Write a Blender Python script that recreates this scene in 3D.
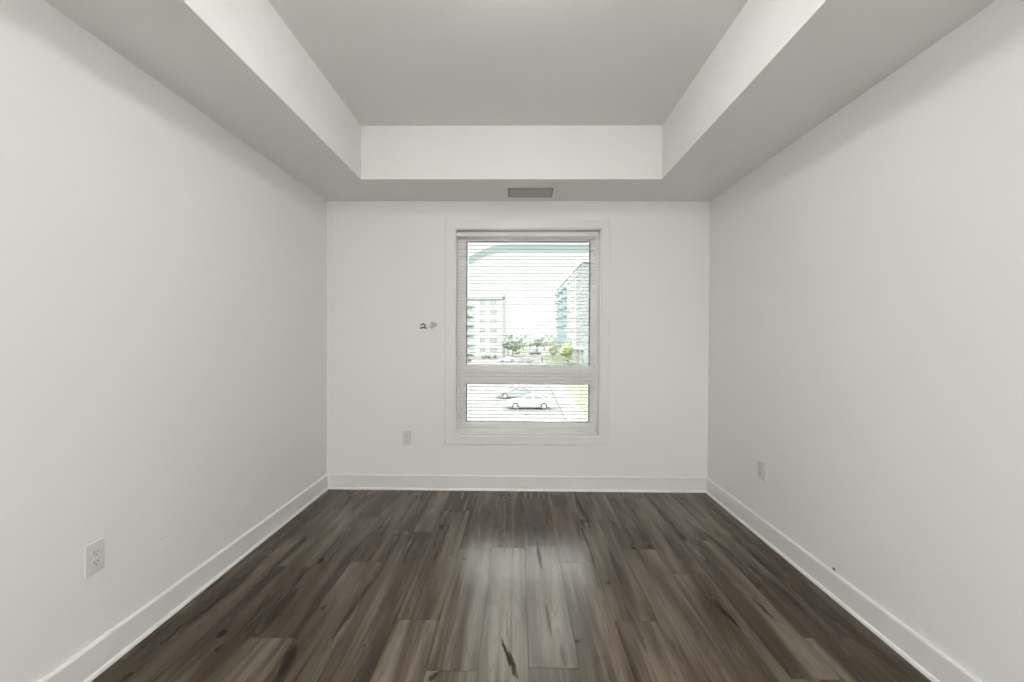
import bpy, bmesh, math, random
from mathutils import Vector, Matrix, noise
random.seed(7)
SC = bpy.context.scene
for o in list(bpy.data.objects):
    bpy.data.objects.remove(o, do_unlink=True)
COL = SC.collection

# ------------------------------------------------------------------ camera
FPX, PITCH, YAW, ROLL, EYE = 425.0, -0.01101, 0.01294, -0.00466, 1.30207
cam_data = bpy.data.cameras.new('camera')
cam = bpy.data.objects.new('camera', cam_data)
COL.objects.link(cam)
cam_data.sensor_width = 36.0
cam_data.lens = 36.0 * FPX / 1024.0
cam_data.clip_end = 2000
_R = Matrix.Rotation(YAW, 3, 'Z') @ Matrix.Rotation(PITCH, 3, 'X') @ Matrix.Rotation(ROLL, 3, 'Y')
_r, _f, _u = _R @ Vector((1, 0, 0)), _R @ Vector((0, 1, 0)), _R @ Vector((0, 0, 1))
cam.matrix_world = Matrix(((_r.x, _u.x, -_f.x, 0), (_r.y, _u.y, -_f.y, 0), (_r.z, _u.z, -_f.z, EYE), (0, 0, 0, 1)))
SC.camera = cam

# ------------------------------------------------------------------ exposure, sky, sun
SC.view_settings.view_transform = 'Standard'
SC.view_settings.look = 'None'
SC.view_settings.gamma = 1
SC.view_settings.use_curve_mapping = False
SC.view_settings.exposure = 0.0
SKY_STRENGTH = 1.4
LAMP_STRENGTH = 38.0
FILL_STRENGTH = 60.5  # glow of the added fill lamp behind the viewer
SUN_STRENGTH = 0.4

world = bpy.data.worlds.new('overcast_sky')
SC.world = world
world.use_nodes = True
wt = world.node_tree
wt.nodes.clear()


def nd(tree, kind, **kw):
    n = tree.nodes.new(kind)
    for k, v in kw.items():
        if k.startswith('i_'):
            n.inputs[k[2:].replace('_', ' ')].default_value = v
        else:
            setattr(n, k, v)
    return n


def mth(tree, op, a, b=None, c=None, clamp=False):
    n = tree.nodes.new('ShaderNodeMath')
    n.operation = op
    n.use_clamp = clamp
    for i, v in enumerate((a, b, c)):
        if v is None:
            continue
        if isinstance(v, (int, float)):
            n.inputs[i].default_value = v
        else:
            tree.links.new(v, n.inputs[i])
    return n.outputs[0]


def mixc(tree, fac, a, b, blend='MIX'):
    n = tree.nodes.new('ShaderNodeMix')
    n.data_type = 'RGBA'
    n.blend_type = blend
    for idx, v in ((0, fac), (6, a), (7, b)):
        if isinstance(v, (int, float)):
            n.inputs[idx].default_value = v
        elif isinstance(v, tuple):
            n.inputs[idx].default_value = v if len(v) == 4 else (*v, 1)
        else:
            tree.links.new(v, n.inputs[idx])
    return n.outputs[2]


def build_sky():
    t = wt
    tc = nd(t, 'ShaderNodeTexCoord')
    sx = nd(t, 'ShaderNodeSeparateXYZ')
    t.links.new(tc.outputs['Generated'], sx.inputs[0])
    X, Y, Z = sx.outputs
    ys = mth(t, 'MAXIMUM', Y, 0.02)
    u = mth(t, 'DIVIDE', X, ys)
    v = mth(t, 'DIVIDE', Z, ys)
    # a long gap of pale blue between the clouds, bending down to the left
    du = mth(t, 'MINIMUM', mth(t, 'ADD', u, 0.02), 0.0)
    bend = mth(t, 'MULTIPLY', mth(t, 'MULTIPLY', du, du), 3.4)
    v0 = mth(t, 'SUBTRACT', 0.207, bend)
    d = mth(t, 'ABSOLUTE', mth(t, 'SUBTRACT', v, v0))
    m = nd(t, 'ShaderNodeMapRange', interpolation_type='SMOOTHSTEP')
    t.links.new(d, m.inputs[0])
    m.inputs[1].default_value = 0.007
    m.inputs[2].default_value = 0.012
    m.inputs[3].default_value = 1
    m.inputs[4].default_value = 0
    gate = mth(t, 'GREATER_THAN', Y, 0.3)
    gate2 = mth(t, 'GREATER_THAN', u, -0.115)
    gap = mth(t, 'MULTIPLY', mth(t, 'MULTIPLY', m.outputs[0], gate), gate2)
    ns = nd(t, 'ShaderNodeTexNoise')
    ns.inputs['Scale'].default_value = 2.2
    ns.inputs['Detail'].default_value = 4
    t.links.new(tc.outputs['Generated'], ns.inputs['Vector'])
    cloud = mixc(t, ns.outputs[0], (0.95, 0.94, 0.925), (1.0, 0.99, 0.975))
    hz = mth(t, 'POWER', mth(t, 'SUBTRACT', 1.0, mth(t, 'ABSOLUTE', Z)), 6.0)
    cloud = mixc(t, mth(t, 'MULTIPLY', hz, 0.5), cloud, (1.0, 0.99, 0.97))
    col = mixc(t, gap, cloud, (0.49, 0.58, 0.575))
    bg = nd(t, 'ShaderNodeBackground')
    # an overcast sky: dim near the horizon, several times brighter higher up
    up = nd(t, 'ShaderNodeMapRange', interpolation_type='SMOOTHSTEP')
    t.links.new(Z, up.inputs[0])
    up.inputs[1].default_value = 0.22
    up.inputs[2].default_value = 0.42
    up.inputs[3].default_value = SKY_STRENGTH
    up.inputs[4].default_value = SKY_STRENGTH * 7.6
    t.links.new(up.outputs[0], bg.inputs[1])
    t.links.new(col, bg.inputs[0])
    out = nd(t, 'ShaderNodeOutputWorld')
    t.links.new(bg.outputs[0], out.inputs[0])


build_sky()
sun_d = bpy.data.lights.new('sun', 'SUN')
sun_d.energy = SUN_STRENGTH
sun_d.angle = math.radians(4)
sun_d.color = (1, 0.97, 0.92)
sun = bpy.data.objects.new('sun', sun_d)
sun.rotation_euler = (math.radians(42), 0, math.radians(-28))   # shines away from the window side
COL.objects.link(sun)

# ------------------------------------------------------------------ dimensions (metres)
XL, XR = -1.6193, 1.6041          # side walls
YB, YR = 3.5877, -2.70            # window wall, rear wall
H, HT = 2.44, 2.8265              # soffit height, tray height
TXL, TXR, TYB, TYR = -1.1431, 1.0353, 3.0915, -2.20
WT = 0.2                          # wall thickness
OX0, OX1, OZ0, OZ1 = -0.533, 0.704, 0.453, 2.212    # window opening
GROUND = -6.0


# ------------------------------------------------------------------ materials
def new_mat(name):
    m = bpy.data.materials.new(name)
    m.use_nodes = True
    t = m.node_tree
    b = t.nodes['Principled BSDF']
    return m, t, b


def plain(name, col, rough=0.5, metal=0.0, var=0.04, scale=12.0, bump=0.0, spec=0.5, coat=0.0):
    m, t, b = new_mat(name)
    tc = nd(t, 'ShaderNodeTexCoord')
    ns = nd(t, 'ShaderNodeTexNoise')
    ns.inputs['Scale'].default_value = scale
    ns.inputs['Detail'].default_value = 3
    t.links.new(tc.outputs['Object'], ns.inputs['Vector'])
    lo = tuple(max(0, c * (1 - var)) for c in col)
    hi = tuple(min(1, c * (1 + var)) for c in col)
    t.links.new(mixc(t, ns.outputs[0], lo, hi), b.inputs['Base Color'])
    b.inputs['Roughness'].default_value = rough
    b.inputs['Metallic'].default_value = metal
    b.inputs['Specular IOR Level'].default_value = spec
    b.inputs['Coat Weight'].default_value = coat
    if bump:
        n2 = nd(t, 'ShaderNodeTexNoise')
        n2.inputs['Scale'].default_value = 260
        t.links.new(tc.outputs['Object'], n2.inputs['Vector'])
        bp = nd(t, 'ShaderNodeBump')
        bp.inputs['Strength'].default_value = bump
        bp.inputs['Distance'].default_value = 0.001
        t.links.new(n2.outputs[0], bp.inputs['Height'])
        t.links.new(bp.outputs[0], b.inputs['Normal'])
    return m


M = {}
M['wall'] = plain('wall_paint', (0.900, 0.899, 0.889), 0.6, var=0.008, scale=1.5, bump=0.12, spec=0.3)
M['ceiling'] = plain('ceiling_paint', (0.885, 0.877, 0.857), 0.8, var=0.006, scale=1.5, bump=0.12, spec=0.2)
M['trim'] = plain('trim_paint', (0.86, 0.855, 0.84), 0.35, var=0.006, scale=2)
M['vinyl'] = plain('window_vinyl', (0.95, 0.95, 0.94), 0.4, var=0.006)
M['gasket'] = plain('dark_gasket', (0.06, 0.065, 0.06), 0.7)
M['slat'] = plain('blind_slat', (0.85, 0.845, 0.83), 0.5, var=0.01)
M['cord'] = plain('blind_cord', (0.74, 0.73, 0.71), 0.8)
M['plate'] = plain('outlet_plastic', (0.74, 0.735, 0.715), 0.35, var=0.01)
M['slot'] = plain('outlet_slot', (0.03, 0.03, 0.03), 0.6)
M['screw'] = plain('screw_metal', (0.6, 0.59, 0.56), 0.35, metal=0.8)
M['vent'] = plain('vent_metal', (0.52, 0.50, 0.47), 0.5, var=0.02)
M['vent_frame'] = plain('vent_frame_metal', (0.33, 0.32, 0.295), 0.5, var=0.02)
M['duct'] = plain('vent_duct', (0.5, 0.48, 0.45), 0.8)
M['wire'] = plain('dark_wire', (0.035, 0.033, 0.025), 0.5)
M['grey_clip'] = plain('grey_clip', (0.52, 0.51, 0.475), 0.6)
M['door'] = plain('door_paint', (0.80, 0.79, 0.77), 0.4, var=0.01)
M['nickel'] = plain('brushed_nickel', (0.55, 0.53, 0.5), 0.3, metal=1.0)
M['grime'] = plain('groove', (0.035, 0.03, 0.025), 0.9)
M['scuff'] = plain('scuff', (0.12, 0.11, 0.10), 0.8)
M['scratch'] = plain('scratch', (0.68, 0.67, 0.64), 0.8)


def glass_mat():
    m = bpy.data.materials.new('window_glass')
    m.use_nodes = True
    t = m.node_tree
    t.nodes.clear()
    fr = nd(t, 'ShaderNodeFresnel')
    fr.inputs[0].default_value = 1.45
    tr = nd(t, 'ShaderNodeBsdfTransparent')
    tr.inputs[0].default_value = (0.93, 0.965, 0.95, 1)
    gl = nd(t, 'ShaderNodeBsdfGlossy')
    gl.inputs['Roughness'].default_value = 0.02
    mx = nd(t, 'ShaderNodeMixShader')
    t.links.new(fr.outputs[0], mx.inputs[0])
    t.links.new(tr.outputs[0], mx.inputs[1])
    t.links.new(gl.outputs[0], mx.inputs[2])
    o = nd(t, 'ShaderNodeOutputMaterial')
    t.links.new(mx.outputs[0], o.inputs[0])
    return m


M['glass'] = glass_mat()


def slat_mat():
    m, t, b = new_mat('blind_slat_plastic')
    b.inputs['Base Color'].default_value = (0.86, 0.855, 0.84, 1)
    b.inputs['Roughness'].default_value = 0.5
    tc = nd(t, 'ShaderNodeTexCoord')
    ns = nd(t, 'ShaderNodeTexNoise')
    ns.inputs['Scale'].default_value = 5
    t.links.new(tc.outputs['Object'], ns.inputs['Vector'])
    t.links.new(mixc(t, ns.outputs[0], (0.89, 0.885, 0.87), (0.91, 0.905, 0.89)), b.inputs['Base Color'])
    tl = nd(t, 'ShaderNodeBsdfTranslucent')
    tl.inputs[0].default_value = (0.80, 0.79, 0.76, 1)
    mx = nd(t, 'ShaderNodeMixShader')
    mx.inputs[0].default_value = 0.5
    t.links.new(b.outputs[0], mx.inputs[1])
    t.links.new(tl.outputs[0], mx.inputs[2])
    t.links.new(mx.outputs[0], t.nodes['Material Output'].inputs[0])
    return m


M['thin_slat'] = slat_mat()


def emit_mat(name, col, s):
    m = bpy.data.materials.new(name)
    m.use_nodes = True
    t = m.node_tree
    t.nodes.clear()
    e = nd(t, 'ShaderNodeEmission')
    e.inputs[0].default_value = (*col, 1)
    e.inputs[1].default_value = s
    o = nd(t, 'ShaderNodeOutputMaterial')
    t.links.new(e.outputs[0], o.inputs[0])
    return m


M['lamp'] = emit_mat('lit_diffuser', (1.0, 0.995, 0.98), LAMP_STRENGTH)
M['shade'] = emit_mat('fill_lamp_glow', (1.0, 0.995, 0.98), FILL_STRENGTH)  # emitting drum of the added fill lamp

# dark marks of the boards, in floor metres: (x0, y0, x1, y1, half width, strength)
MARKS = [
    (-1.484, 2.508, -1.484, 2.508, 0.016, 0.8),
    (-1.127, 2.436, -1.127, 2.436, 0.02, 0.95),
    (-0.92, 2.005, -0.92, 2.005, 0.018, 0.95),
    (-0.64, 1.762, -0.64, 1.762, 0.013, 0.95),
    (-0.513, 2.88, -0.513, 2.88, 0.018, 0.95),
    (-0.305, 2.47, -0.305, 2.47, 0.016, 0.8),
    (-0.24, 2.698, -0.24, 2.698, 0.012, 0.7),
    (-0.088, 3.412, -0.088, 3.412, 0.02, 0.8),
    (-1.142, 2.832, -1.142, 2.832, 0.016, 0.7),
    (-0.418, 1.91, -0.418, 1.91, 0.008, 0.8),
    (-1.097, 1.952, -1.097, 1.952, 0.012, 0.8),
    (0.72, 2.617, 0.72, 2.617, 0.018, 1.0),
    (0.49, 2.242, 0.49, 2.242, 0.014, 0.9),
    (0.263, 1.808, 0.263, 1.808, 0.01, 0.6),
    (0.552, 1.834, 0.552, 1.834, 0.01, 0.6),
    (-1.281, 1.82, -1.281, 1.82, 0.022, 0.95),
    (-1.551, 1.743, -1.551, 1.743, 0.012, 0.9),
    (-1.492, 1.756, -1.492, 1.756, 0.009, 0.9),
    (-1.477, 1.59, -1.477, 1.59, 0.016, 1.0),
    (-1.236, 1.732, -1.236, 1.732, 0.014, 0.8),
    (-0.813, 2.796, -0.813, 2.796, 0.014, 0.6),
    (-0.39, 2.474, -0.39, 2.474, 0.01, 0.5),
    (-0.73, 2.783, -0.73, 2.783, 0.012, 0.6),
    (0.974, 2.118, 1.008, 1.865, 0.011, 1.0),
    (0.962, 2.188, 0.99, 1.985, 0.006, 0.7),
    (1.172, 2.171, 1.203, 1.907, 0.01, 0.95),
    (1.148, 2.254, 1.169, 2.109, 0.007, 0.7),
    (-0.068, 1.835, -0.015, 1.644, 0.006, 0.9),
    (-0.033, 1.75, 0.008, 1.587, 0.01, 0.95),
    (-0.053, 1.993, -0.03, 1.808, 0.003, 0.5),
    (-1.122, 1.823, -1.126, 2.209, 0.035, 0.7),
    (-0.889, 1.57, -0.934, 1.784, 0.022, 0.75),
    (-0.789, 1.769, -0.767, 2.298, 0.013, 0.7),
    (-0.767, 2.298, -0.775, 2.754, 0.01, 0.45),
    (-0.894, 1.733, -0.877, 2.15, 0.01, 0.4),
    (-1.476, 1.78, -1.435, 2.365, 0.01, 0.75),
    (-1.584, 1.666, -1.578, 2.021, 0.01, 0.6),
    (-1.48, 2.055, -1.447, 2.568, 0.012, 0.5),
    (-1.179, 1.785, -1.157, 2.144, 0.006, 0.5),
    (-0.992, 2.236, -0.969, 2.821, 0.012, 0.5),
    (-0.954, 2.44, -0.906, 3.062, 0.009, 0.4),
    (0.142, 2.088, 0.154, 1.811, 0.008, 0.4),
    (0.459, 2.649, 0.424, 2.094, 0.01, 0.5),
    (0.573, 2.716, 0.554, 2.179, 0.014, 0.6),
    (0.523, 2.096, 0.54, 1.706, 0.016, 0.55),
    (0.721, 2.476, 0.717, 1.951, 0.007, 0.5),
    (0.124, 2.706, 0.145, 2.308, 0.007, 0.35),
    (0.189, 1.812, 0.197, 1.658, 0.01, 0.35),
    (-0.34, 3.359, -0.233, 2.698, 0.01, 0.4),
    (0.027, 3.475, 0.043, 2.845, 0.012, 0.4),
    (0.473, 3.443, 0.493, 3.011, 0.018, 0.55),
    (1.234, 3.029, 1.319, 2.304, 0.012, 0.6),
    (1.041, 3.198, 1.102, 2.484, 0.01, 0.5),
    (1.364, 2.384, 1.369, 1.95, 0.016, 0.6),
    (1.357, 2.036, 1.371, 1.749, 0.01, 0.5),
    (1.414, 2.67, 1.44, 2.242, 0.012, 0.5),
    (0.777, 3.192, 0.835, 2.657, 0.008, 0.4),
    (-0.394, 1.801, -0.389, 1.943, 0.004, 0.6),
    (-0.323, 1.581, -0.306, 1.629, 0.012, 0.8),
    (-0.588, 2.073, -0.606, 2.292, 0.005, 0.4),
    (-0.457, 2.693, -0.476, 3.256, 0.007, 0.35),
    (-0.248, 1.63, -0.24, 1.804, 0.004, 0.35),
    (-0.185, 1.692, -0.178, 1.867, 0.004, 0.3),
    (-0.623, 1.575, -0.606, 1.767, 0.006, 0.4),
]


def floor_mat():
    m, t, b = new_mat('vinyl_plank_floor')
    L = t.links
    geo = nd(t, 'ShaderNodeNewGeometry')
    at = nd(t, 'ShaderNodeAttribute', attribute_name='plank')
    sep = nd(t, 'ShaderNodeSeparateColor')
    L.new(at.outputs['Color'], sep.inputs[0])
    tone, s1, s2 = sep.outputs
    sp = nd(t, 'ShaderNodeSeparateXYZ')
    L.new(geo.outputs['Position'], sp.inputs[0])
    px = mth(t, 'ADD', sp.outputs[0], mth(t, 'MULTIPLY', s1, 17.0))
    py = mth(t, 'ADD', sp.outputs[1], mth(t, 'MULTIPLY', s2, 23.0))

    def vec(kx, ky, zz=None):
        c = nd(t, 'ShaderNodeCombineXYZ')
        L.new(mth(t, 'MULTIPLY', px, kx), c.inputs[0])
        L.new(mth(t, 'MULTIPLY', py, ky), c.inputs[1])
        if zz is not None:
            L.new(zz, c.inputs[2])
        return c.outputs[0]

    def noi(v, det=3.0, rough=0.55, dist=0.0):
        n = nd(t, 'ShaderNodeTexNoise')
        n.inputs['Scale'].default_value = 1
        n.inputs['Detail'].default_value = det
        n.inputs['Roughness'].default_value = rough
        n.inputs['Distortion'].default_value = dist
        L.new(v, n.inputs['Vector'])
        return n.outputs[0]

    def ramp(v, a, c, lo=0.0, hi=1.0):
        r = nd(t, 'ShaderNodeMapRange', interpolation_type='SMOOTHSTEP')
        L.new(v, r.inputs[0])
        for i, q in ((1, a), (2, c), (3, lo), (4, hi)):
            r.inputs[i].default_value = q
        return r.outputs[0]

    broad = noi(vec(5.0, 0.8), 3, 0.5, 0.4)
    med = noi(vec(15.0, 0.9), 3, 0.55, 0.6)
    fine = noi(vec(80.0, 2.6), 3, 0.65, 0.2)
    # growth rings: wavy lines from a heavily stretched field
    ringf = noi(vec(9.0, 0.7), 2, 0.4, 0.3)
    rings = mth(t, 'SINE', mth(t, 'MULTIPLY', ringf, 150.0))
    rings = ramp(rings, 0.1, 1.0)
    g = mth(t, 'ADD', mth(t, 'MULTIPLY', broad, 0.42), mth(t, 'MULTIPLY', med, 0.58))
    g = ramp(g, 0.32, 0.67)
    g = mth(t, 'ADD', mth(t, 'MULTIPLY', g, 0.70), mth(t, 'MULTIPLY', tone, 0.30))
    cr = nd(t, 'ShaderNodeValToRGB')
    els = cr.color_ramp.elements
    els[0].position, els[0].color = 0.0, (0.034, 0.021, 0.009, 1)
    els[1].position, els[1].color = 1.0, (0.235, 0.200, 0.152, 1)
    e = els.new(0.28); e.color = (0.058, 0.038, 0.019, 1)
    e = els.new(0.55); e.color = (0.108, 0.084, 0.055, 1)
    L.new(g, cr.inputs[0])
    c = cr.outputs[0]
    warm = ramp(noi(vec(7.0, 0.5), 3, 0.5, 0.3), 0.50, 0.66)
    c = mixc(t, mth(t, 'MULTIPLY', warm, 0.55), c, (0.62, 0.50, 0.37), 'MULTIPLY')
    c = mixc(t, mth(t, 'MULTIPLY', ramp(fine, 0.38, 0.72), 0.30), c, (0.5, 0.47, 0.44), 'MULTIPLY')
    c = mixc(t, mth(t, 'MULTIPLY', rings, 0.26), c, (0.45, 0.40, 0.34), 'MULTIPLY')
    streak = ramp(noi(vec(24.0, 0.75), 3, 0.6, 0.8), 0.60, 0.72)
    c = mixc(t, mth(t, 'MULTIPLY', streak, 0.75), c, (0.36, 0.29, 0.22), 'MULTIPLY')
    # knots, cracks and dark heartwood streaks in their places
    wob = nd(t, 'ShaderNodeTexNoise')
    wob.inputs['Scale'].default_value = 26
    wob.inputs['Detail'].default_value = 3
    L.new(geo.outputs['Position'], wob.inputs['Vector'])
    wv = nd(t, 'ShaderNodeVectorMath', operation='MULTIPLY_ADD')
    L.new(wob.outputs['Color'], wv.inputs[0])
    wv.inputs[1].default_value = (0.022, 0.03, 0)
    wv.inputs[2].default_value = (-0.011, -0.015, 0)
    wa = nd(t, 'ShaderNodeVectorMath', operation='ADD')
    L.new(geo.outputs['Position'], wa.inputs[0])
    L.new(wv.outputs[0], wa.inputs[1])
    total = None
    for (x0, y0, x1, y1, w, s) in MARKS:
        mp = nd(t, 'ShaderNodeMapping', vector_type='TEXTURE')
        mp.inputs['Location'].default_value = ((x0 + x1) / 2, (y0 + y1) / 2, 0)
        dx, dy = x1 - x0, y1 - y0
        mp.inputs['Rotation'].default_value = (0, 0, -math.atan2(dx, dy))
        knot = x0 == x1 and y0 == y1
        w *= 1.1 if knot else 1.2
        mp.inputs['Scale'].default_value = (w, max(math.hypot(dx, dy) / 2, w * 1.4), 1)
        L.new(wa.outputs[0], mp.inputs['Vector'])
        ln = nd(t, 'ShaderNodeVectorMath', operation='LENGTH')
        L.new(mp.outputs[0], ln.inputs[0])
        r = ramp(ln.outputs['Value'], 0.5 if knot else 0.5, 1.3 if knot else 1.2, min(1.0, s * 1.1), 0.0)
        total = r if total is None else mth(t, 'MAXIMUM', total, r)
    # the marks break up along the grain
    total = mth(t, 'MULTIPLY', total, ramp(noi(vec(60.0, 2.2), 3, 0.6, 0.4), 0.34, 0.56, 0.6, 1.0))
    if total is not None:
        c = mixc(t, total, c, (0.018, 0.011, 0.006))
    L.new(c, b.inputs['Base Color'])
    rg = ramp(fine, 0.3, 0.8, 0.225, 0.28)
    L.new(mth(t, 'ADD', rg, mth(t, 'MULTIPLY', total, 0.35)), b.inputs['Roughness'])
    L.new(mth(t, 'SUBTRACT', 0.33, mth(t, 'MULTIPLY', total, 0.24)), b.inputs['Specular IOR Level'])
    bp = nd(t, 'ShaderNodeBump')
    bp.inputs['Strength'].default_value = 0.08
    bp.inputs['Distance'].default_value = 0.0006
    L.new(mth(t, 'ADD', fine, med), bp.inputs['Height'])
    L.new(bp.outputs[0], b.inputs['Normal'])
    return m


M['floor'] = floor_mat()


# ------------------------------------------------------------------ mesh helpers
def box(bm, x0, x1, y0, y1, z0, z1, mi=0):
    vs = [bm.verts.new((x, y, z)) for x in (x0, x1) for y in (y0, y1) for z in (z0, z1)]
    for f in ((0, 1, 3, 2), (4, 6, 7, 5), (0, 4, 5, 1), (2, 3, 7, 6), (0, 2, 6, 4), (1, 5, 7, 3)):
        fc = bm.faces.new([vs[i] for i in f])
        fc.material_index = mi


def prism(bm, pts, axis, a0, a1, mi=0):
    """pts: closed outline of 2-D points; extruded along axis from a0 to a1"""
    def P(p, a):
        if axis == 'X':
            return (a, p[0], p[1])
        if axis == 'Y':
            return (p[0], a, p[1])
        return (p[0], p[1], a)
    A = [bm.verts.new(P(p, a0)) for p in pts]
    B = [bm.verts.new(P(p, a1)) for p in pts]
    n = len(pts)
    for i in range(n):
        bm.faces.new((A[i], A[(i + 1) % n], B[(i + 1) % n], B[i])).material_index = mi
    bm.faces.new(A[::-1]).material_index = mi
    bm.faces.new(B).material_index = mi


def tube(bm, pts, r, seg=8):
    prev = None
    pts = [Vector(p) for p in pts]
    for i, p in enumerate(pts):
        d = (pts[min(i + 1, len(pts) - 1)] - pts[max(i - 1, 0)]).normalized()
        up = Vector((0, 0, 1)) if abs(d.z) < 0.9 else Vector((1, 0, 0))
        a = d.cross(up).normalized()
        b = d.cross(a).normalized()
        rr = r[i] if isinstance(r, (list, tuple)) else r
        ring = [bm.verts.new(p + (a * math.cos(k * 2 * math.pi / seg) + b * math.sin(k * 2 * math.pi / seg)) * rr) for k in range(seg)]
        if prev:
            for k in range(seg):
                bm.faces.new((prev[k], prev[(k + 1) % seg], ring[(k + 1) % seg], ring[k]))
        else:
            bm.faces.new(ring)
        prev = ring
    bm.faces.new(prev[::-1])


def lathe(bm, prof, centre, axis='Z', seg=40):
    cx, cy, cz = centre
    rings = []
    for r, h in prof:
        ring = []
        for k in range(seg):
            a = 2 * math.pi * k / seg
            c, s = r * math.cos(a), r * math.sin(a)
            if axis == 'Z':
                p = (cx + c, cy + s, cz + h)
            elif axis == 'Y':
                p = (cx + c, cy + h, cz + s)
            else:
                p = (cx + h, cy + c, cz + s)
            ring.append(bm.verts.new(p))
        rings.append(ring)
    for a, b in zip(rings, rings[1:]):
        for k in range(seg):
            bm.faces.new((a[k], a[(k + 1) % seg], b[(k + 1) % seg], b[k]))
    bm.faces.new(rings[0][::-1])
    bm.faces.new(rings[-1])


def obj(name, bm, mat, parent=None, bevel=0.0, smooth=False, kind=None, seg=2):
    bmesh.ops.recalc_face_normals(bm, faces=bm.faces[:])
    me = bpy.data.meshes.new(name)
    bm.to_mesh(me)
    bm.free()
    for m_ in (mat if isinstance(mat, (list, tuple)) else [mat]):
        me.materials.append(m_)
    o = bpy.data.objects.new(name, me)
    COL.objects.link(o)
    if parent:
        o.parent = parent
    if smooth:
        for p in me.polygons:
            p.use_smooth = True
    if bevel:
        md = o.modifiers.new('bevel', 'BEVEL')
        md.width = bevel
        md.segments = seg
        md.limit_method = 'ANGLE'
        md.angle_limit = math.radians(35)
    if kind:
        o['kind'] = kind
    return o


def new():
    return bmesh.new()


def empty(name, loc, label, cat, group=None, rz=0.0):
    o = bpy.data.objects.new(name, None)
    COL.objects.link(o)
    o.empty_display_size = 0.1
    o.location = loc
    o.rotation_euler = (0, 0, rz)
    o['label'] = label
    o['category'] = cat
    if group:
        o['group'] = group
    return o


# ------------------------------------------------------------------ floor
def build_floor():
    bm = new()
    lay = bm.loops.layers.float_color.new('plank')
    box(bm, XL - WT, XR + WT, YR - WT, YB + WT, -0.15, -0.0016, 1)
    joints = {   # column start (x) : where its boards end (y)
        -1.75: [0.9, 2.05, 3.1], -1.55: [0.35, 1.45, 2.70], -1.35: [0.1, 1.20, 2.363, 3.45], -1.15: [0.6, 1.80, 3.02],
        -0.95: [0.2, 1.25, 2.42], -0.75: [0.75, 1.46, 2.80], -0.55: [0.7, 1.93, 3.15], -0.35: [0.4, 1.635, 2.58],
        -0.15: [0.2, 1.38, 2.605], 0.05: [0.45, 1.657, 2.63], 0.25: [0.1, 1.22, 2.436], 0.45: [0.72, 1.94, 3.02],
        0.65: [0.3, 1.50, 2.60], 0.85: [0.0, 1.115, 2.335, 3.42], 1.05: [0.5, 1.62, 2.72], 1.25: [0.63, 1.847, 2.78], 1.45: [0.2, 1.45, 2.68]}
    tones = {(-1.15, 1.80): 0.05, (-1.15, 0.6): 0.78, (-0.55, 0.7): 0.95, (-0.55, 1.93): 0.45, (-1.35, 2.363): 0.62, (-1.35, 1.20): 0.22,
             (-0.35, 0.4): 0.8, (-0.35, 1.635): 0.6, (-0.15, 1.38): 0.75, (0.05, 1.657): 0.8, (0.05, 0.45): 0.7, (0.25, 1.22): 0.85,
             (-0.15, 2.605): 0.35, (0.05, 2.63): 0.3, (0.25, 2.436): 0.45,
             (0.45, 0.72): 0.35, (0.45, 1.94): 0.7, (0.65, 1.50): 0.45, (0.85, 1.115): 0.6, (0.85, 2.335): 0.4, (1.05, 1.62): 0.55,
             (1.25, 1.847): 0.2, (1.25, 0.63): 0.6, (1.45, 1.45): 0.25, (-1.55, 1.45): 0.2, (-1.75, 2.05): 0.25, (-0.95, 1.25): 0.5,
             (-0.75, 1.46): 0.5, (-0.75, 2.80): 0.6, (-0.95, 2.42): 0.45, (-1.15, 3.02): 0.35}
    rnd = random.Random(11)
    for x0, js in joints.items():
        ys = [YR] + js + [YB]
        for ya, yb in zip(ys, ys[1:]):
            if yb - ya < 0.02:
                continue
            tone = tones.get((x0, ya), rnd.uniform(0.2, 0.75))
            colv = (tone, rnd.random(), rnd.random(), 1)
            xa, xb = max(x0, XL), min(x0 + 0.2, XR)
            i = 0.0007
            top = [bm.verts.new(p) for p in ((xa + i, ya + i, 0), (xb - i, ya + i, 0), (xb - i, yb - i, 0), (xa + i, yb - i, 0))]
            low = [bm.verts.new(p) for p in ((xa, ya, -0.0015), (xb, ya, -0.0015), (xb, yb, -0.0015), (xa, yb, -0.0015))]
            fs = [bm.faces.new(top)]
            for k in range(4):
                f = bm.faces.new((low[k], low[(k + 1) % 4], top[(k + 1) % 4], top[k]))
                f.material_index = 1
                fs.append(f)
            for f in fs:
                for l in f.loops:
                    l[lay] = colv
    obj('floor', bm, [M['floor'], M['grime']], kind='structure')


build_floor()

# ------------------------------------------------------------------ walls and tray ceiling
TOP = 3.05
bm = new(); box(bm, XL - WT, XL, YR - WT, YB + WT, -0.15, TOP)
wall_left = obj('wall_left', bm, M['wall'], kind='structure')
bm = new(); box(bm, XR, XR + WT, YR - WT, YB + WT, -0.15, TOP)
wall_right = obj('wall_right', bm, M['wall'], kind='structure')
bm = new()
box(bm, XL, OX0, YB, YB + WT, 0, H + .3)
box(bm, OX1, XR, YB, YB + WT, 0, H + .3)
box(bm, OX0, OX1, YB, YB + WT, OZ1, H + .3)
box(bm, OX0, OX1, YB, YB + WT, 0, OZ0)
obj('wall_back', bm, M['wall'], kind='structure')
DX0, DX1, DH = -1.25, -0.40, 2.03     # door in the wall behind the viewer
bm = new()
box(bm, XL, DX0, YR - WT, YR, 0, TOP)
box(bm, DX1, XR, YR - WT, YR, 0, TOP)
box(bm, DX0, DX1, YR - WT, YR, DH, TOP)
obj('wall_rear', bm, M['wall'], kind='structure')
bm = new()
for (xa, xb, ya, yb) in ((XL, TXL, YR, YB), (TXR, XR, YR, YB), (TXL, TXR, TYB, YB), (TXL, TXR, YR, TYR)):
    box(bm, xa, xb, ya, yb, H, HT + 0.05)
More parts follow.
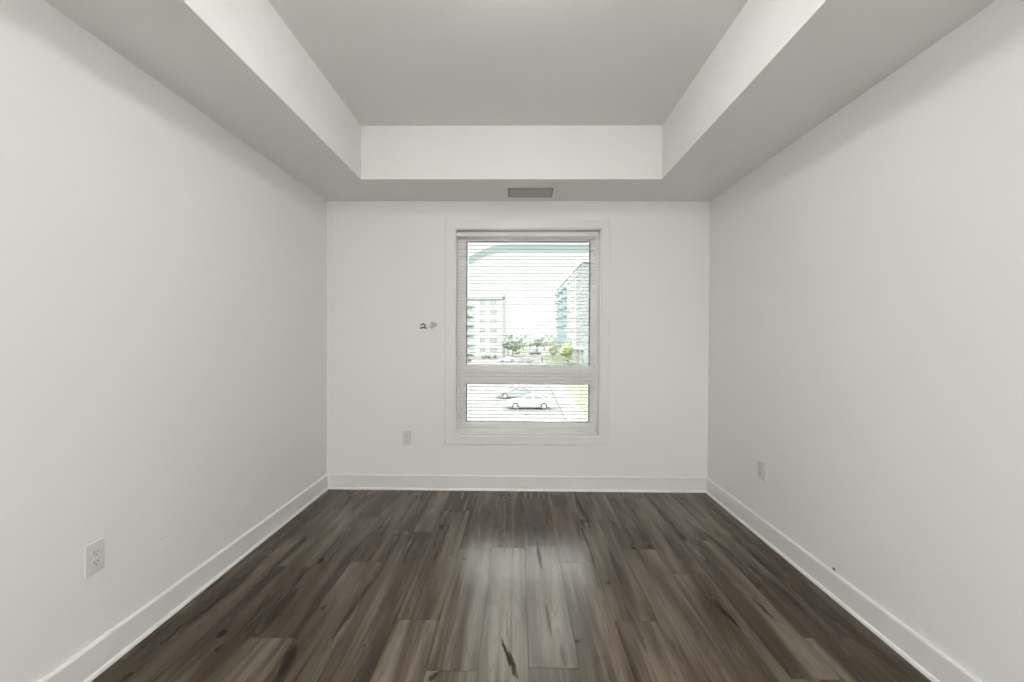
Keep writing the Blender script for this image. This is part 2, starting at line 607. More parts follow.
box(bm, XL, XR, YR, YB, HT, HT + 0.15)
obj('ceiling', bm, M['ceiling'], kind='structure')

# small marks on the side walls
bm = new()
v = [bm.verts.new(p) for p in ((XR, 2.146, .127), (XR, 2.163, .131), (XR, 2.160, .142), (XR, 2.148, .139))]
w = [bm.verts.new((p.co.x - .002, p.co.y, p.co.z)) for p in v]
bm.faces.new(w)
for k in range(4):
    bm.faces.new((v[k], v[(k + 1) % 4], w[(k + 1) % 4], w[k]))
obj('scuff_mark', bm, M['scuff'], wall_right)
bm = new(); tube(bm, [(XL + .0005, 1.90, .376), (XL + .0010, 1.92, .371), (XL + .0005, 1.945, .366)], .0013, 6)
obj('scratch_mark', bm, M['scratch'], wall_left)


# ------------------------------------------------------------------ baseboards with quarter-round shoe
BH = 0.1245
BPROF = [(0, 0), (.0145, 0), (.0145, BH - .010), (.0115, BH - .004), (.005, BH), (0, BH)]
SPROF = [(.0145, 0)] + [(.0145 + .0125 * math.cos(a), .0160 * math.sin(a)) for a in [i * math.pi / 12 for i in range(7)]]


def baseboard(name, side, a0, a1):
    for prof, nm, par in ((BPROF, name, None), (SPROF, 'shoe_moulding', 'p')):
        bm = new()
        if side == 'L':
            prism(bm, [(XL + p, z) for p, z in prof], 'Y', a0, a1)
        elif side == 'R':
            prism(bm, [(XR - p, z) for p, z in prof], 'Y', a0, a1)
        elif side == 'B':
            prism(bm, [(YB - p, z) for p, z in prof], 'X', a0, a1)
        else:
            prism(bm, [(YR + p, z) for p, z in prof], 'X', a0, a1)
        if par is None:
            root = obj(nm, bm, M['trim'], kind='structure', bevel=0.0008)
        else:
            obj(nm, bm, M['trim'], root)


baseboard('baseboard_left', 'L', YR, YB)
baseboard('baseboard_right', 'R', YR, YB)
baseboard('baseboard_back', 'B', XL + .0145, XR - .0145)
baseboard('baseboard_rear', 'F', DX1 + .07, XR - .0145)

# ------------------------------------------------------------------ window: casing, jambs, frame, sashes, panes
CX0, CX1, CZ0, CZ1 = -0.607, 0.773, 0.392, 2.277


def ring_xz(bm, ox0, ox1, oz0, oz1, ix0, ix1, iz0, iz1, y0, y1):
    box(bm, ox0, ix0, y0, y1, oz0, oz1)
    box(bm, ix1, ox1, y0, y1, oz0, oz1)
    box(bm, ix0, ix1, y0, y1, iz1, oz1)
    box(bm, ix0, ix1, y0, y1, oz0, iz0)


def frame_mesh(bm, o, i, y0, y1):
    """mitred rectangular frame; o and i = (x0, x1, z0, z1)"""
    def c(q, y):
        return [bm.verts.new(p) for p in ((q[0], y, q[2]), (q[1], y, q[2]), (q[1], y, q[3]), (q[0], y, q[3]))]
    of, if_, ob, ib = c(o, y0), c(i, y0), c(o, y1), c(i, y1)
    for k in range(4):
        j = (k + 1) % 4
        bm.faces.new((of[k], of[j], if_[j], if_[k]))
        bm.faces.new((ob[k], ib[k], ib[j], ob[j]))
        bm.faces.new((of[k], ob[k], ob[j], of[j]))
        bm.faces.new((if_[k], if_[j], ib[j], ib[k]))


bm = new()
frame_mesh(bm, (CX0, CX1, CZ0, CZ1), (OX0 + .004, OX1 - .004, OZ0 + .004, OZ1 - .004), YB - .016, YB)
obj('trim_1', bm, M['trim'], kind='structure', bevel=.003)

JY = YB + .085    # inner face of the window frame
bm = new()
frame_mesh(bm, (OX0, OX1, OZ0, OZ1), (OX0 + .012, OX1 - .012, OZ0 + .012, OZ1 - .012), YB - .001, YB + WT)
window = obj('window_1', bm, M['vinyl'], kind='structure', bevel=.001)
GX0, GX1 = -0.448, 0.628
GT, GM1, GM0, GB = 2.128, 1.052, 0.886, 0.552     # glass heights: top, above and below the mullion, bottom
bm = new()
for (xa, xb, za, zb) in ((OX0 + .012, GX0 - .025, OZ0 + .012, OZ1 - .012), (GX1 + .025, OX1 - .012, OZ0 + .012, OZ1 - .012),
                         (GX0 - .025, GX1 + .025, GT + .025, OZ1 - .012), (GX0 - .025, GX1 + .025, OZ0 + .012, GB - .025),
                         (GX0 - .025, GX1 + .025, GM0 + .025, GM1 - .025)):
    box(bm, xa, xb, JY, JY + .08, za, zb)
obj('window_frame', bm, M['vinyl'], window, bevel=.003)
for z0, z1 in ((GM1, GT), (GB, GM0)):
    bm = new()
    frame_mesh(bm, (GX0 - .028, GX1 + .028, z0 - .028, z1 + .028), (GX0, GX1, z0, z1), JY + .012, JY + .06)
    s = obj('sash', bm, M['vinyl'], window, bevel=.003)
    bm = new()
    frame_mesh(bm, (GX0 - .002, GX1 + .002, z0 - .002, z1 + .002), (GX0 + .008, GX1 - .008, z0 + .003, z1 - .003), JY + .030, JY + .044)
    obj('gasket', bm, M['gasket'], s)
    bm = new()
    box(bm, GX0, GX1, JY + .034, JY + .038, z0, z1)
    obj('pane', bm, M['glass'], s)


# ------------------------------------------------------------------ venetian blind
def build_blind():
    bx0, bx1 = OX0 + .014, OX1 - .046
    yc = YB + .034
    pitch, depth = 0.0293, 0.023
    root = empty('venetian_blind', ((bx0 + bx1) / 2, yc, OZ1 - .012),
                 'white horizontal slat blind hanging open inside the only window', 'blind')

    def loc(bm):
        bmesh.ops.translate(bm, verts=bm.verts[:], vec=-root.location)
    top = OZ1 - .036
    bm = new()
    prism(bm, [(yc - .019, top + .002), (yc - .019, top - .026), (yc - .016, top - .029), (yc + .016, top - .029), (yc + .019, top - .026), (yc + .019, top + .002),
               (yc + .016, top + .002), (yc + .016, top - .022), (yc - .016, top - .022), (yc - .016, top + .002)], 'X', bx0, bx1 + .012)
    loc(bm)
    obj('head_rail', bm, M['slat'], root, bevel=.0006)
    ladders = [bx0 + .12, bx0 + .12 + (bx1 - bx0 - .24) / 2, bx1 - .12]
    zb = OZ0 + .02
    zt = top - .046
    n = int((zt - zb - .02) / pitch)
    me = None
    tilt = math.radians(0)
    for i in range(n + 1):
        z = zt - i * pitch
        if me is None:
            bm = new()
            pr = []
            for k in range(7):
                q = -1 + k / 3
                pr.append((q * depth / 2, 0.0034 * (1 - q * q)))
            pr = pr + [(a, b - .0008) for a, b in pr[::-1]]
            pr = [(a * math.cos(tilt) - b * math.sin(tilt), a * math.sin(tilt) + b * math.cos(tilt)) for a, b in pr]
            prism(bm, pr, 'X', -(bx1 - bx0) / 2, (bx1 - bx0) / 2)
            o = obj('slat', bm, M['thin_slat'], root)
            me = o.data
        else:
            o = bpy.data.objects.new('slat', me)
            COL.objects.link(o)
            o.parent = root
        o.location = Vector(((bx0 + bx1) / 2, yc, z)) - root.location
    bm = new()
    prism(bm, [(yc - .012, zb - .005), (yc + .012, zb - .005), (yc + .012, zb + .004), (yc + .008, zb + .008), (yc - .008, zb + .008), (yc - .012, zb + .004)], 'X', bx0, bx1)
    loc(bm)
    obj('bottom_rail', bm, M['slat'], root, bevel=.001)
    for lx in ladders:
        bm = new()
        for dy in (-.0135, .0135):
            tube(bm, [(lx, yc + dy, top - .028), (lx, yc + dy, zb)], .0007, 5)
        loc(bm)
        obj('ladder_cord', bm, M['cord'], root)
    bm = new()
    tube(bm, [(bx1 + .006, yc - .021, top - .02), (bx1 + .007, yc - .022, 1.4), (bx1 + .007, yc - .021, zb + .05)], .0013, 6)
    loc(bm)
    cd = obj('lift_cord', bm, M['cord'], root)
    bm = new()
    lathe(bm, [(.0015, .03), (.004, .026), (.0065, .004), (.006, 0), (.002, -.001)], (bx1 + .007, yc - .021, zb + .022), seg=12)
    loc(bm)
    obj('tassel', bm, M['cord'], cd)


build_blind()


# ------------------------------------------------------------------ power outlets (all of the same make)
def outlet(loc, rz, label):
    """built facing -Y with its back on y = 0"""
    root = empty('power_outlet', loc, label, 'outlet', None, rz)
    bm = new()
    box(bm, -.037, .037, -.0065, 0, -.0585, .0585)
    obj('cover_plate', bm, M['plate'], root, bevel=.0025, seg=3)
    for zc in (.0195, -.0195):
        bm = new()
        pts = []
        for k in range(28):
            a = 2 * math.pi * k / 28
            pts.append((.0172 * math.cos(a), max(-.0138, min(.0138, .0172 * math.sin(a))) + zc))
        prism(bm, pts, 'Y', -.0090, -.0062)
        r = obj('receptacle', bm, M['plate'], root, bevel=.0006)
        for x, w_, h_ in ((-.0063, .0011, .0042), (.0063, .0011, .0034)):
            bm = new(); box(bm, x - w_, x + w_, -.0094, -.0088, zc + .0035 - h_, zc + .0035 + h_)
            obj('slot', bm, M['slot'], r)
        bm = new(); lathe(bm, [(.0024, 0), (.0024, .0006)], (0, -.0094, zc - .0075), 'Y', 12)
        obj('ground_hole', bm, M['slot'], r)
    bm = new(); lathe(bm, [(.0026, 0), (.0032, .0008)], (0, -.0075, 0), 'Y', 14)
    obj('screw', bm, M['screw'], root)
    return root


outlet((XL, 1.598, .448), math.radians(90), 'white power outlet low on the left wall, nearest the viewer')
outlet((-.934, YB, .437), 0, 'white power outlet on the far wall, below and left of the window')
outlet((XR, 2.797, .430), math.radians(-90), 'white power outlet low on the right wall')


# ------------------------------------------------------------------ wire stub and clip on the far wall
def wire_stub():
    root = empty('wire_stub', (-.768, YB, 1.388), 'small dark wire loop with grey clip on the far wall left of the window', 'wire')
    def P(px, py, d=.006):
        # pixel of a 34x enlargement turned once into metres on the wall
        return ((px - 400) / 34.1 / 118.4 + .0, -d, -(py - 410) / 34.1 / 118.4)
    bm = new()
    tube(bm, [P(175, 495, .004), P(240, 480), P(320, 455), P(350, 400), P(290, 340), P(215, 375), P(205, 395, .004)], .0050, 8)
    obj('wire_loop', bm, M['wire'], root, smooth=True)
    bm = new()
    tube(bm, [P(300, 450), P(350, 485), P(400, 495, .004)], .0050, 8)
    obj('wire_tail', bm, M['wire'], root, smooth=True)
    bm = new()
    prism(bm, [(P(*q)[0], P(*q)[2]) for q in ((560, 285), (600, 275), (660, 305), (745, 315), (725, 430), (650, 455), (600, 515), (520, 490), (550, 400))], 'Y', -.007, 0)
    obj('clip', bm, M['grey_clip'], root, bevel=.0012)
    bm = new()
    tube(bm, [P(470, 320, .003), P(500, 330, .004), P(560, 350, .005)], .0017, 6)
    obj('clip_pin', bm, M['grey_clip'], root)
    bm = new()
    tube(bm, [P(440, 420, .003), P(490, 425, .004), P(560, 420, .005)], .0017, 6)
    obj('clip_pin', bm, M['grey_clip'], root)


wire_stub()


# ------------------------------------------------------------------ ceiling vent in the soffit
def vent():
    x0, x1, y0, y1 = -.082, .272, 3.275, 3.478
    root = empty('air_vent', ((x0 + x1) / 2, (y0 + y1) / 2, H), 'grey slatted air vent set in the lowered ceiling above the window', 'vent')
    def loc(bm):
        bmesh.ops.translate(bm, verts=bm.verts[:], vec=-root.location)
    bm = new()
    f = .014
    z0, z1 = H - .006, H
    for a in ((x0, x0 + f, y0, y1), (x1 - f, x1, y0, y1), (x0 + f, x1 - f, y0, y0 + f), (x0 + f, x1 - f, y1 - f, y1)):
        box(bm, *a, z0, z1)
    loc(bm)
    obj('frame', bm, M['vent_frame'], root, bevel=.001)
    bm = new(); box(bm, x0 + f, x1 - f, y0 + f, y1 - f, H - .0008, H)
    loc(bm)
    obj('duct_backing', bm, M['duct'], root)
    n = 9
    for i in range(n):
        yy = y0 + f + (i + .5) * (y1 - y0 - 2 * f) / n
        bm = new()
        prism(bm, [(yy - .0085, H - .0018), (yy - .0080, H - .0010), (yy + .0085, H - .0050), (yy + .0080, H - .0058)], 'X', x0 + f, x1 - f)
        loc(bm)
        obj('louvre', bm, M['vent'], root)


vent()


# ------------------------------------------------------------------ ceiling lamp in the tray (above the top edge of the picture)
def ceiling_lamp():
    c = (-0.03, 1.5, HT)
    root = empty('ceiling_lamp', c, 'round white flush ceiling lamp in the raised middle of the ceiling', 'lamp')
    bm = new(); lathe(bm, [(.165, 0), (.170, -.004), (.170, -.022), (.160, -.026)], (0, 0, 0), seg=48)
    obj('base', bm, M['trim'], root, smooth=False)
    bm = new(); lathe(bm, [(.155, -.026), (.158, -.050), (.150, -.072), (.125, -.090), (.08, -.100), (.02, -.104)], (0, 0, 0), seg=48)
    obj('diffuser', bm, M['lamp'], root, smooth=True)
    bm = new(); lathe(bm, [(.010, -.103), (.012, -.108), (.006, -.116)], (0, 0, 0), seg=16)
    obj('finial', bm, M['nickel'], root)


ceiling_lamp()

# ------------------------------------------------------------------ unseen fill lamp, added behind the viewer to even out the room light
def fill_lamp():
    root = empty('fill_lamp', (0.15, -1.95, HT), 'white drum shade fill lamp, added unseen behind the viewer', 'lamp')
    bm = new(); lathe(bm, [(.055, 0), (.055, -.018), (.012, -.03)], (0, 0, 0), seg=32)
    obj('canopy', bm, M['nickel'], root)
    bm = new(); tube(bm, [(0, 0, -.02), (0, 0, 1.93 - HT)], .004, 10)
    obj('cord', bm, M['nickel'], root)
    bm = new(); lathe(bm, [(.20, 1.60 - HT), (.17, 1.92 - HT)], (0, 0, 0), seg=40)
    obj('fill_shade', bm, M['shade'], root)


fill_lamp()

# ------------------------------------------------------------------ door behind the viewer
bm = new()
box(bm, DX0 + .02, DX1 - .02, YR - .06, YR - .02, 0.008, DH - .02)
for (za, zb) in ((.25, .95), (1.1, 1.85)):
    frame_mesh(bm, (DX0 + .13, DX1 - .13, za, zb), (DX0 + .16, DX1 - .16, za + .03, zb - .03), YR - .02, YR - .012)
door = obj('door_1', bm, M['door'], kind='structure', bevel=.002)
bm = new()
lathe(bm, [(.026, 0), (.026, .008), (.011, .012), (.010, .04), (.024, .048), (.027, .06), (.018, .07)], (DX1 - .085, YR - .02, .98), 'Y', 24)
obj('door_handle', bm, M['nickel'], door, smooth=True)
bm = new()
box(bm, DX0, DX0 + .02, YR - WT, YR, 0, DH)
box(bm, DX1 - .02, DX1, YR - WT, YR, 0, DH)
box(bm, DX0 + .02, DX1 - .02, YR - WT, YR, DH - .02, DH)
box(bm, DX0 - .07, DX0 + .005, YR, YR + .015, 0, DH + .07)
box(bm, DX1 - .005, DX1 + .07, YR, YR + .015, 0, DH + .07)
box(bm, DX0 + .005, DX1 - .005, YR, YR + .015, DH - .005, DH + .07)
obj('trim_2', bm, M['trim'], kind='structure', bevel=.002)

# ================================================================== OUTSIDE, three floors down
M['asphalt'] = plain('asphalt', (0.095, 0.095, 0.094), 0.9, var=0.06, scale=0.4)
M['concrete'] = plain('concrete', (0.114, 0.112, 0.108), 0.9, var=0.05, scale=0.6)
M['grass'] = plain('lawn_grass', (0.088, 0.103, 0.062), 0.95, var=0.15, scale=0.8)
M['line'] = plain('line_paint', (0.198, 0.198, 0.194), 0.8)
M['pale_wall'] = plain('pale_cladding', (0.417, 0.422, 0.402), 0.85, var=0.03, scale=0.3)
M['dull_wall'] = plain('grey_green_cladding', (0.314, 0.350, 0.329), 0.85, var=0.05, scale=0.3)
M['grey_wall'] = plain('grey_cladding', (0.213, 0.223, 0.231), 0.85, var=0.05, scale=0.3)
M['blue_glass'] = plain('blue_grey_glazing', (0.209, 0.266, 0.287), 0.4, var=0.12, scale=0.5)
M['dark_glass'] = plain('dark_window_glazing', (0.188, 0.204, 0.208), 0.4, var=0.1, scale=0.5)
M['roof'] = plain('roofing', (0.272, 0.272, 0.266), 0.9)
M['leaf'] = plain('tree_leaves', (0.130, 0.166, 0.130), 0.9, var=0.3, scale=1.5)
M['leaf_light'] = plain('young_tree_leaves', (0.185, 0.218, 0.100), 0.9, var=0.25, scale=2)
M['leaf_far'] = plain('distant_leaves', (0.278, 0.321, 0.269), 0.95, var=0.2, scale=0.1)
M['bark'] = plain('bark', (0.200, 0.170, 0.140), 0.9, var=0.2)
M['car_white'] = plain('white_car_paint', (0.528, 0.528, 0.528), 0.3, coat=0.5, var=0.005)
M['car_silver'] = plain('silver_car_paint', (0.262, 0.267, 0.272), 0.35, coat=0.5, var=0.005)
M['car_dark'] = plain('dark_car_paint', (0.039, 0.044, 0.047), 0.3, coat=0.5, var=0.005)
M['car_glass'] = plain('car_glass', (0.080, 0.096, 0.104), 0.1)
M['tyre'] = plain('tyre_rubber', (0.030, 0.030, 0.030), 0.9)
M['rim'] = plain('alloy_rim', (0.550, 0.550, 0.550), 0.35, metal=0.6)
M['lamp_red'] = plain('tail_lamp', (0.350, 0.030, 0.030), 0.3)
M['head'] = plain('head_lamp', (0.750, 0.760, 0.760), 0.15)
G = GROUND


def slab(name, pts, z0, z1, mat, kind=None, parent=None):
    bm = new()
    prism(bm, pts, 'Z', z0, z1)
    return obj(name, bm, mat, parent, kind=kind)


def edge(y):           # lawn edge: x as a function of distance
    return 6.15 + .0175 * (y - 30) + (.0006 * (y - 110) ** 2 if y > 110 else 0)


ys = [12, 30, 60, 90, 110, 130, 150, 170, 200, 240]
slab('parking_lot', [(-160, 8), (200, 8), (200, 420), (-160, 420)], G - .3, G, M['asphalt'], 'structure')
slab('sidewalk', [(edge(y) - 2.0, y) for y in ys] + [(edge(y), y) for y in ys[::-1]], G, G + .13, M['concrete'], 'structure')
slab('lawn', [(edge(y), y) for y in ys] + [(edge(y) + 40, y) for y in ys[::-1]], G, G + .10, M['grass'], 'structure')
slab('far_lawn', [(-120, 172), (6, 172), (6, 400), (-120, 400)], G, G + .08, M['grass'], 'structure')
for k, (x, y) in enumerate([(-11.6 + 2.9 * i, 40.2) for i in range(6)] + [(-11.6 + 2.9 * i, 48.6) for i in range(6)] + [(-14 + 3 * i, 100) for i in range(8)]):
    slab('parking_line', [(x, y), (x + .12, y), (x + .12, y + 5), (x, y + 5)], G, G + .012, M['line'], 'structure')


# ---- cars
def car(loc, rz, paint, label, length=4.6, detail=True, group=None):
    L2 = length / 2
    root = empty('parked_car', loc, label, 'car', group, rz)
    k = length / 4.6
    # side outline, nose at -X
    prof = [(-2.28, .32), (-2.30, .55), (-2.22, .70), (-1.95, .80), (-1.15, .92), (-.95, .95), (1.75, 1.0), (2.18, .98), (2.28, .80), (2.30, .42), (2.22, .30)]
    cut = []
    for cx in (1.42, -1.42):
        cut += [(cx + .37 * math.cos(a), .30 + .40 * math.sin(a)) for a in [math.pi * j / 8 for j in range(9)]]
    outline = [(x * k, z) for x, z in prof + cut]
    bm = new()
    prism(bm, outline, 'Y', -.88, .88)
    obj('body', bm, paint, root, bevel=.05)
    cab = [(-1.0, .93), (-.30, 1.38), (.0, 1.43), (.85, 1.42), (1.15, 1.36), (1.85, .98)]
    bm = new()
    A = [bm.verts.new((x * k, -.80 + max(0, z - .95) * .35, z)) for x, z in cab]
    B = [bm.verts.new((x * k, .80 - max(0, z - .95) * .35, z)) for x, z in cab]
    for i in range(len(cab)):
        j = (i + 1) % len(cab)
        bm.faces.new((A[i], A[j], B[j], B[i]))
    bm.faces.new(A[::-1]); bm.faces.new(B)
    obj('cabin', bm, paint, root, bevel=.03)
    for s in (-1, 1):
        for pts in ([(-.78, 1.0), (-.28, 1.33), (.28, 1.36), (.28, 1.0)], [(.36, 1.0), (.36, 1.36), (.82, 1.36), (1.10, 1.30), (1.52, 1.02)]):
            bm = new()
            o_ = [bm.verts.new((x * k, s * (.812 - (z - .95) * .35), z)) for x, z in pts]
            i_ = [bm.verts.new((v.co.x, v.co.y - s * .02, v.co.z)) for v in o_]
            bm.faces.new(o_); bm.faces.new(i_)
            for q in range(len(pts)):
                r = (q + 1) % len(pts)
                bm.faces.new((o_[q], o_[r], i_[r], i_[q]))
            obj('side_window', bm, M['car_glass'], root)
    for (xa, za, xb, zb_) in ((-.93, 1.0, -.36, 1.37), (1.80, 1.03, 1.22, 1.35)):
        bm = new()
        d = -.012 if xa < 0 else .012
        q = [bm.verts.new(p) for p in ((xa * k + d * 2, -.72, za), (xa * k + d * 2, .72, za), (xb * k + d * 2, .60, zb_), (xb * k + d * 2, -.60, zb_))]
        r = [bm.verts.new((v.co.x - d * 2, v.co.y, v.co.z - .02)) for v in q]
        bm.faces.new(q); bm.faces.new(r)
        for i in range(4):
            bm.faces.new((q[i], q[(i + 1) % 4], r[(i + 1) % 4], r[i]))
        obj('windscreen' if xa < 0 else 'rear_window', bm, M['car_glass'], root)
    for cx in (-1.42, 1.42):
        for s in (-1, 1):
            bm = new()
            lathe(bm, [(.21, -.10), (.31, -.10), (.325, -.06), (.325, .06), (.31, .10), (.21, .10)], (cx * k, s * .80, .325), 'Y', 20)
            w_ = obj('wheel', bm, M['tyre'], root)
            bm = new()
            lathe(bm, [(.20, -.104), (.205, 0), (.20, .104)], (cx * k, s * .80, .325), 'Y', 16)
            obj('rim', bm, M['rim'], w_)
    if detail:
        for s in (-1, 1):
            bm = new(); box(bm, -2.30 * k, -2.12 * k, min(s * .50, s * .84), max(s * .50, s * .84), .60, .72)
            obj('headlight', bm, M['head'], root, bevel=.02)
            bm = new(); box(bm, 2.15 * k, 2.31 * k, min(s * .50, s * .84), max(s * .50, s * .84), .72, .86)
            obj('tail_light', bm, M['lamp_red'], root, bevel=.02)
            bm = new(); box(bm, -.72 * k, -.55 * k, min(s * .84, s * 1.0), max(s * .84, s * 1.0), .95, 1.07)
            obj('mirror', bm, paint, root, bevel=.02)
    return root


def at(px, d):
    return (px - 517.5) / 425.0 * d


car((1.25, 43.2, G), 0, M['car_white'], 'white sedan seen side on in the middle of the lower window pane')
car((-.05, 50.5, G), math.radians(3), M['car_silver'], 'grey sedan parked just behind the white sedan in the lower window pane')
car((1.95, 29.2, G), 0, M['car_white'], 'pale car nearest below the window, only its roof showing')
DC = [(507, 122, 'car_white', 20, 'white car far off, left of the two cars by the dark clump of trees'),
      (525, 118, 'car_silver', 15, 'silver car far off, right of the two cars beyond the lot'),
      (463, 118, 'car_dark', 0, 'dark car far off at the left edge of the upper pane'),
      (535, 168, 'car_dark', 10, 'dark car farthest off at the middle of the road'),
      (517, 175, 'car_dark', 80, 'dark car farthest off near the low green trees')]
for px, d, mt, ang, lb in DC:
    car((at(px, d), d, G), math.radians(ang), M[mt], lb, detail=False, group='cars far across the lot')


# ---- trees
def crown(bm, c, r, seed, n=9, squash=.9):
    rnd = random.Random(seed)
    for i in range(n):
        a = rnd.uniform(0, 6.283)
        q = rnd.uniform(0, .62) * r
        cc = Vector((c[0] + q * math.cos(a), c[1] + q * math.sin(a), c[2] + rnd.uniform(-.55, .6) * r * squash))
        rr = r * rnd.uniform(.38, .58)
        res = bmesh.ops.create_icosphere(bm, subdivisions=3, radius=rr, matrix=Matrix.Translation(cc))
        for v in res['verts']:
            dd = (v.co - cc).normalized()
            v.co += dd * rr * .38 * noise.noise(v.co * (2.2 / rr))


def tree(px, d, h, r, mat, label, seed, group=None, trunk=.35):
    x = at(px, d)
    root = empty('tree', (x, d, G), label, 'tree', group)
    bm = new()
    tube(bm, [(0, 0, 0), (.05, 0, h * .3), (0, .05, h * .62)], [.16 * h / 5, .12 * h / 5, .05 * h / 5], 8)
    for s in range(3):
        a = s * 2.1 + seed
        tube(bm, [(0, 0, h * .32), (.45 * r * math.cos(a), .45 * r * math.sin(a), h * .6)], [.07 * h / 5, .03 * h / 5], 6)
    obj('trunk', bm, M['bark'], root)
    bm = new()
    crown(bm, (0, 0, h - r * .95), r, seed)
    obj('crown', bm, mat, root, smooth=False)


tree(568, 112, 5.6, 2.3, M['leaf_light'], 'bright yellow green young tree on the lawn in front of the grey building', 3)
tree(553, 128, 4.6, 1.5, M['leaf_light'], 'small thin pale green tree by the sidewalk, left of the brightest tree', 5)
tree(508, 143, 8.2, 3.0, M['leaf'], 'dark green tree against the right corner of the pale building', 8)
tree(512.5, 160, 6.6, 2.6, M['leaf'], 'lower dark green tree just right of the building corner', 12)
for i, (px, d, h, r) in enumerate([(516, 200, 9.3, 4.2), (523, 219, 10.2, 4.4), (530, 238, 11.0, 4.6), (537, 200, 9.3, 4.2), (544, 219, 10.4, 4.4), (551, 238, 11.0, 4.6), (557.5, 200, 9.3, 3.6), (500, 250, 11, 5.0)]):
    tree(px, d, h, r, M['leaf_far'], 'pale green tree in the hazy row beyond the lot, between the two buildings', 20 + i, 'hazy tree row beyond the lot')
for i, px in enumerate((484, 489.5, 495)):
    x = at(px, 140)
    bm = new(); crown(bm, (0, 0, .7), 1.1, 40 + i, 5, .5)
    o = obj('bush', bm, M['leaf'])
    o.location = (x, 140, G + .1)
    o['label'] = 'low green bush at the foot of the pale building'; o['category'] = 'bush'; o['group'] = 'bushes before the pale building'

# person far out on the lot
bm = new()
me = bpy.data.meshes.new('person')
pts = [(0, 0, .92), (0, 0, 1.15), (0, 0, 1.42), (0, 0, 1.52), (0, 0, 1.66), (.10, 0, .88), (.12, .05, .48), (.13, .02, .04), (.13, -.12, .02),
       (-.10, 0, .88), (-.12, -.1, .48), (-.14, .06, .04), (-.14, -.08, .02), (.19, 0, 1.40), (.25, .02, 1.12), (.24, -.1, .88), (-.19, 0, 1.40), (-.25, .02, 1.12), (-.24, -.1, .88)]
ed = [(0, 1), (1, 2), (2, 3), (3, 4), (0, 5), (5, 6), (6, 7), (7, 8), (0, 9), (9, 10), (10, 11), (11, 12), (2, 13), (13, 14), (14, 15), (2, 16), (16, 17), (17, 18)]
rad = [.15, .14, .15, .06, .11, .10, .07, .045, .04, .10, .07, .045, .04, .07, .05, .035, .07, .05, .035]
bm.free()
me.from_pydata([Vector(p) for p in pts], ed, [])
per = bpy.data.objects.new('person', me)
COL.objects.link(per)
md = per.modifiers.new('skin', 'SKIN')
for v, r in zip(me.skin_vertices[0].data if me.skin_vertices else [], rad):
    v.radius = (r, r)
if not me.skin_vertices:
    bm = bmesh.new(); bm.from_mesh(me)
    lay = bm.verts.layers.skin.verify()
    bm.verts.ensure_lookup_table()
    for v, r in zip(bm.verts, rad):
        v[lay].radius = (r, r)
    bm.verts[0][lay].use_root = True
    bm.to_mesh(me); bm.free()
sd = per.modifiers.new('sub', 'SUBSURF'); sd.levels = 1; sd.render_levels = 1
me.materials.append(M['car_dark'])
per.location = (at(542, 117), 117, G)
per['label'] = 'person in dark clothes standing far out on the lot'
per['category'] = 'person'


# ---- pale apartment block at the left
def rect_part(name, root, mat, x0, x1, y0, y1, z0, z1, bevel=0, parent=None):
    bm = new(); box(bm, x0, x1, y0, y1, z0, z1)
    return obj(name, bm, mat, parent or root, bevel=bevel)


def pale_block():
    d = 150.0
    x0, x1 = at(440, d), at(503.5, d)
    root = empty('apartment_block', (x0, d, G), 'pale five storey apartment block at the left of the view', 'building')
    w = x1 - x0
    Ht = 20.4
    rect_part('walls', root, M['pale_wall'], 0, w, 0, 16, 0, Ht)
    rect_part('roof_edge', root, M['roof'], -.4, w + .6, -.5, 16.5, Ht, Ht + .55)
    rect_part('corner_column', root, M['grey_wall'], w - .35, w + .75, -.5, .8, 0, Ht + 1.6)
    # recessed balcony stack and its green grey wall
    bx = at(474.5, d) - x0
    rect_part('balcony_bay', root, M['dull_wall'], bx - 5.5, bx, -.35, 0, 0.5, Ht - 1.2)
    for f in range(6):
        z = 1.0 + f * 3.35
        fr = rect_part('balcony', root, M['pale_wall'], bx - 5.0, bx - .5, -1.6, -.3, z, z + .25)
        rect_part('railing', root, M['dull_wall'], bx - 5.0, bx - .5, -1.65, -1.58, z + .25, z + 1.2, parent=fr)
        for cxp, ww in ((482.5, 2.1), (493.5, 2.5)):
            cx = at(cxp, d) - x0
            wn = rect_part('window', root, M['pale_wall'], cx - ww / 2 - .15, cx + ww / 2 + .15, -.12, 0, z + .75, z + 2.55)
            rect_part('glazing', root, M['dark_glass'], cx - ww / 2, cx - .08, -.16, -.1, z + .9, z + 2.4, parent=wn)
            rect_part('glazing', root, M['dark_glass'], cx + .08, cx + ww / 2, -.16, -.1, z + .9, z + 2.4, parent=wn)
        if f:
            rect_part('floor_band', root, M['dull_wall'], bx + .3, w - .4, -.06, 0, z - .25, z - .1)


pale_block()


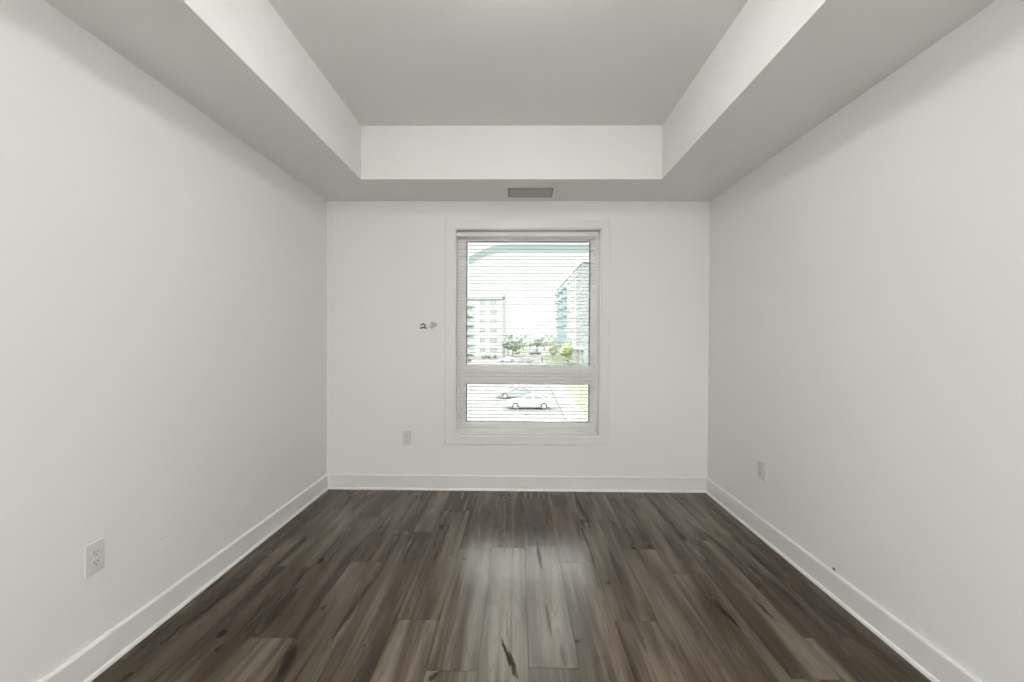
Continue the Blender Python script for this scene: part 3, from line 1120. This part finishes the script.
# ---- tall grey building running away along the right of the road
def grey_block():
    # facade line from near end to far end
    ya, yb = 107.0, 173.0
    xa, xb = at(583.5, ya), at(557, yb)
    L_ = math.hypot(xb - xa, yb - ya)
    root = empty('tall_building', (xa, ya, G), 'tall grey building with blue grey glass running away at the right of the view', 'building', None,
                 math.atan2(yb - ya, xb - xa))
    Hn = 26.0
    # local x runs along the facade (away from the viewer), local -y is the building side
    bm = new(); box(bm, 0, L_, -14, 0, 0, Hn)
    obj('walls', bm, M['grey_wall'], root)
    rect_part('roof_edge', root, M['pale_wall'], -.4, L_ + .4, -14.4, .5, Hn, Hn + .7)
    bands = [(0, .17, 'grey_wall'), (.17, .45, 'pale_wall'), (.45, 1.0, 'blue_glass')]
    for a, b, mt in bands:
        rect_part('bay', root, M[mt], L_ * a + .1, L_ * b - .1, 0, .35, 4.4, Hn - .3)
    rect_part('base_band', root, M['dull_wall'], 0, L_, 0, .9, 3.9, 4.5)
    for f in range(7):
        z = 4.6 + f * 3.05
        for j, (xc, ww) in enumerate([(5.5, 3), (10, 3), (15.5, 3.4), (21, 3.4), (26.5, 3)]):
            wn = rect_part('window', root, M['roof'], xc - ww / 2, xc + ww / 2, .30, .42, z + .6, z + 2.5)
            rect_part('glazing', root, M['dark_glass'], xc - ww / 2 + .12, xc + ww / 2 - .12, .40, .47, z + .72, z + 2.38, parent=wn)
        for j in range(3):
            xc = L_ * .53 + j * L_ * .17
            bl = rect_part('balcony', root, M['blue_glass'], xc - 2.6, xc + 2.6, .3, 1.7, z + .1, z + .3)
            rect_part('railing', root, M['dark_glass'], xc - 2.6, xc + 2.6, 1.62, 1.7, z + .3, z + 1.25, parent=bl)
    rect_part('entrance', root, M['car_glass'], 3, 12, 0, .25, 1.2, 3.5)
    for j in range(16):
        xc = 2.5 + j * (L_ - 4) / 15
        rect_part('ground_column', root, M['pale_wall'], xc - .35, xc + .35, 0, .7, 0, 3.9)


grey_block()

# ---- low hazy buildings on the skyline
for i, (px, w_, h_) in enumerate([(510, 11, 9.5), (532, 20, 11.5), (551, 8, 9)]):
    d = 330.0
    x = at(px, d)
    root = empty('distant_building', (x, d, G), ['low pale roof on the skyline, leftmost beside the pale block', 'long low roof in the middle of the skyline',
                 'low roof on the skyline nearest the grey building'][i], 'building')
    rect_part('walls', root, M['dull_wall'], -w_ / 2, w_ / 2, 0, 15, 0, h_)
    rect_part('roof', root, M['roof'], -w_ / 2 - .5, w_ / 2 + .5, -.5, 15.5, h_, h_ + .6)
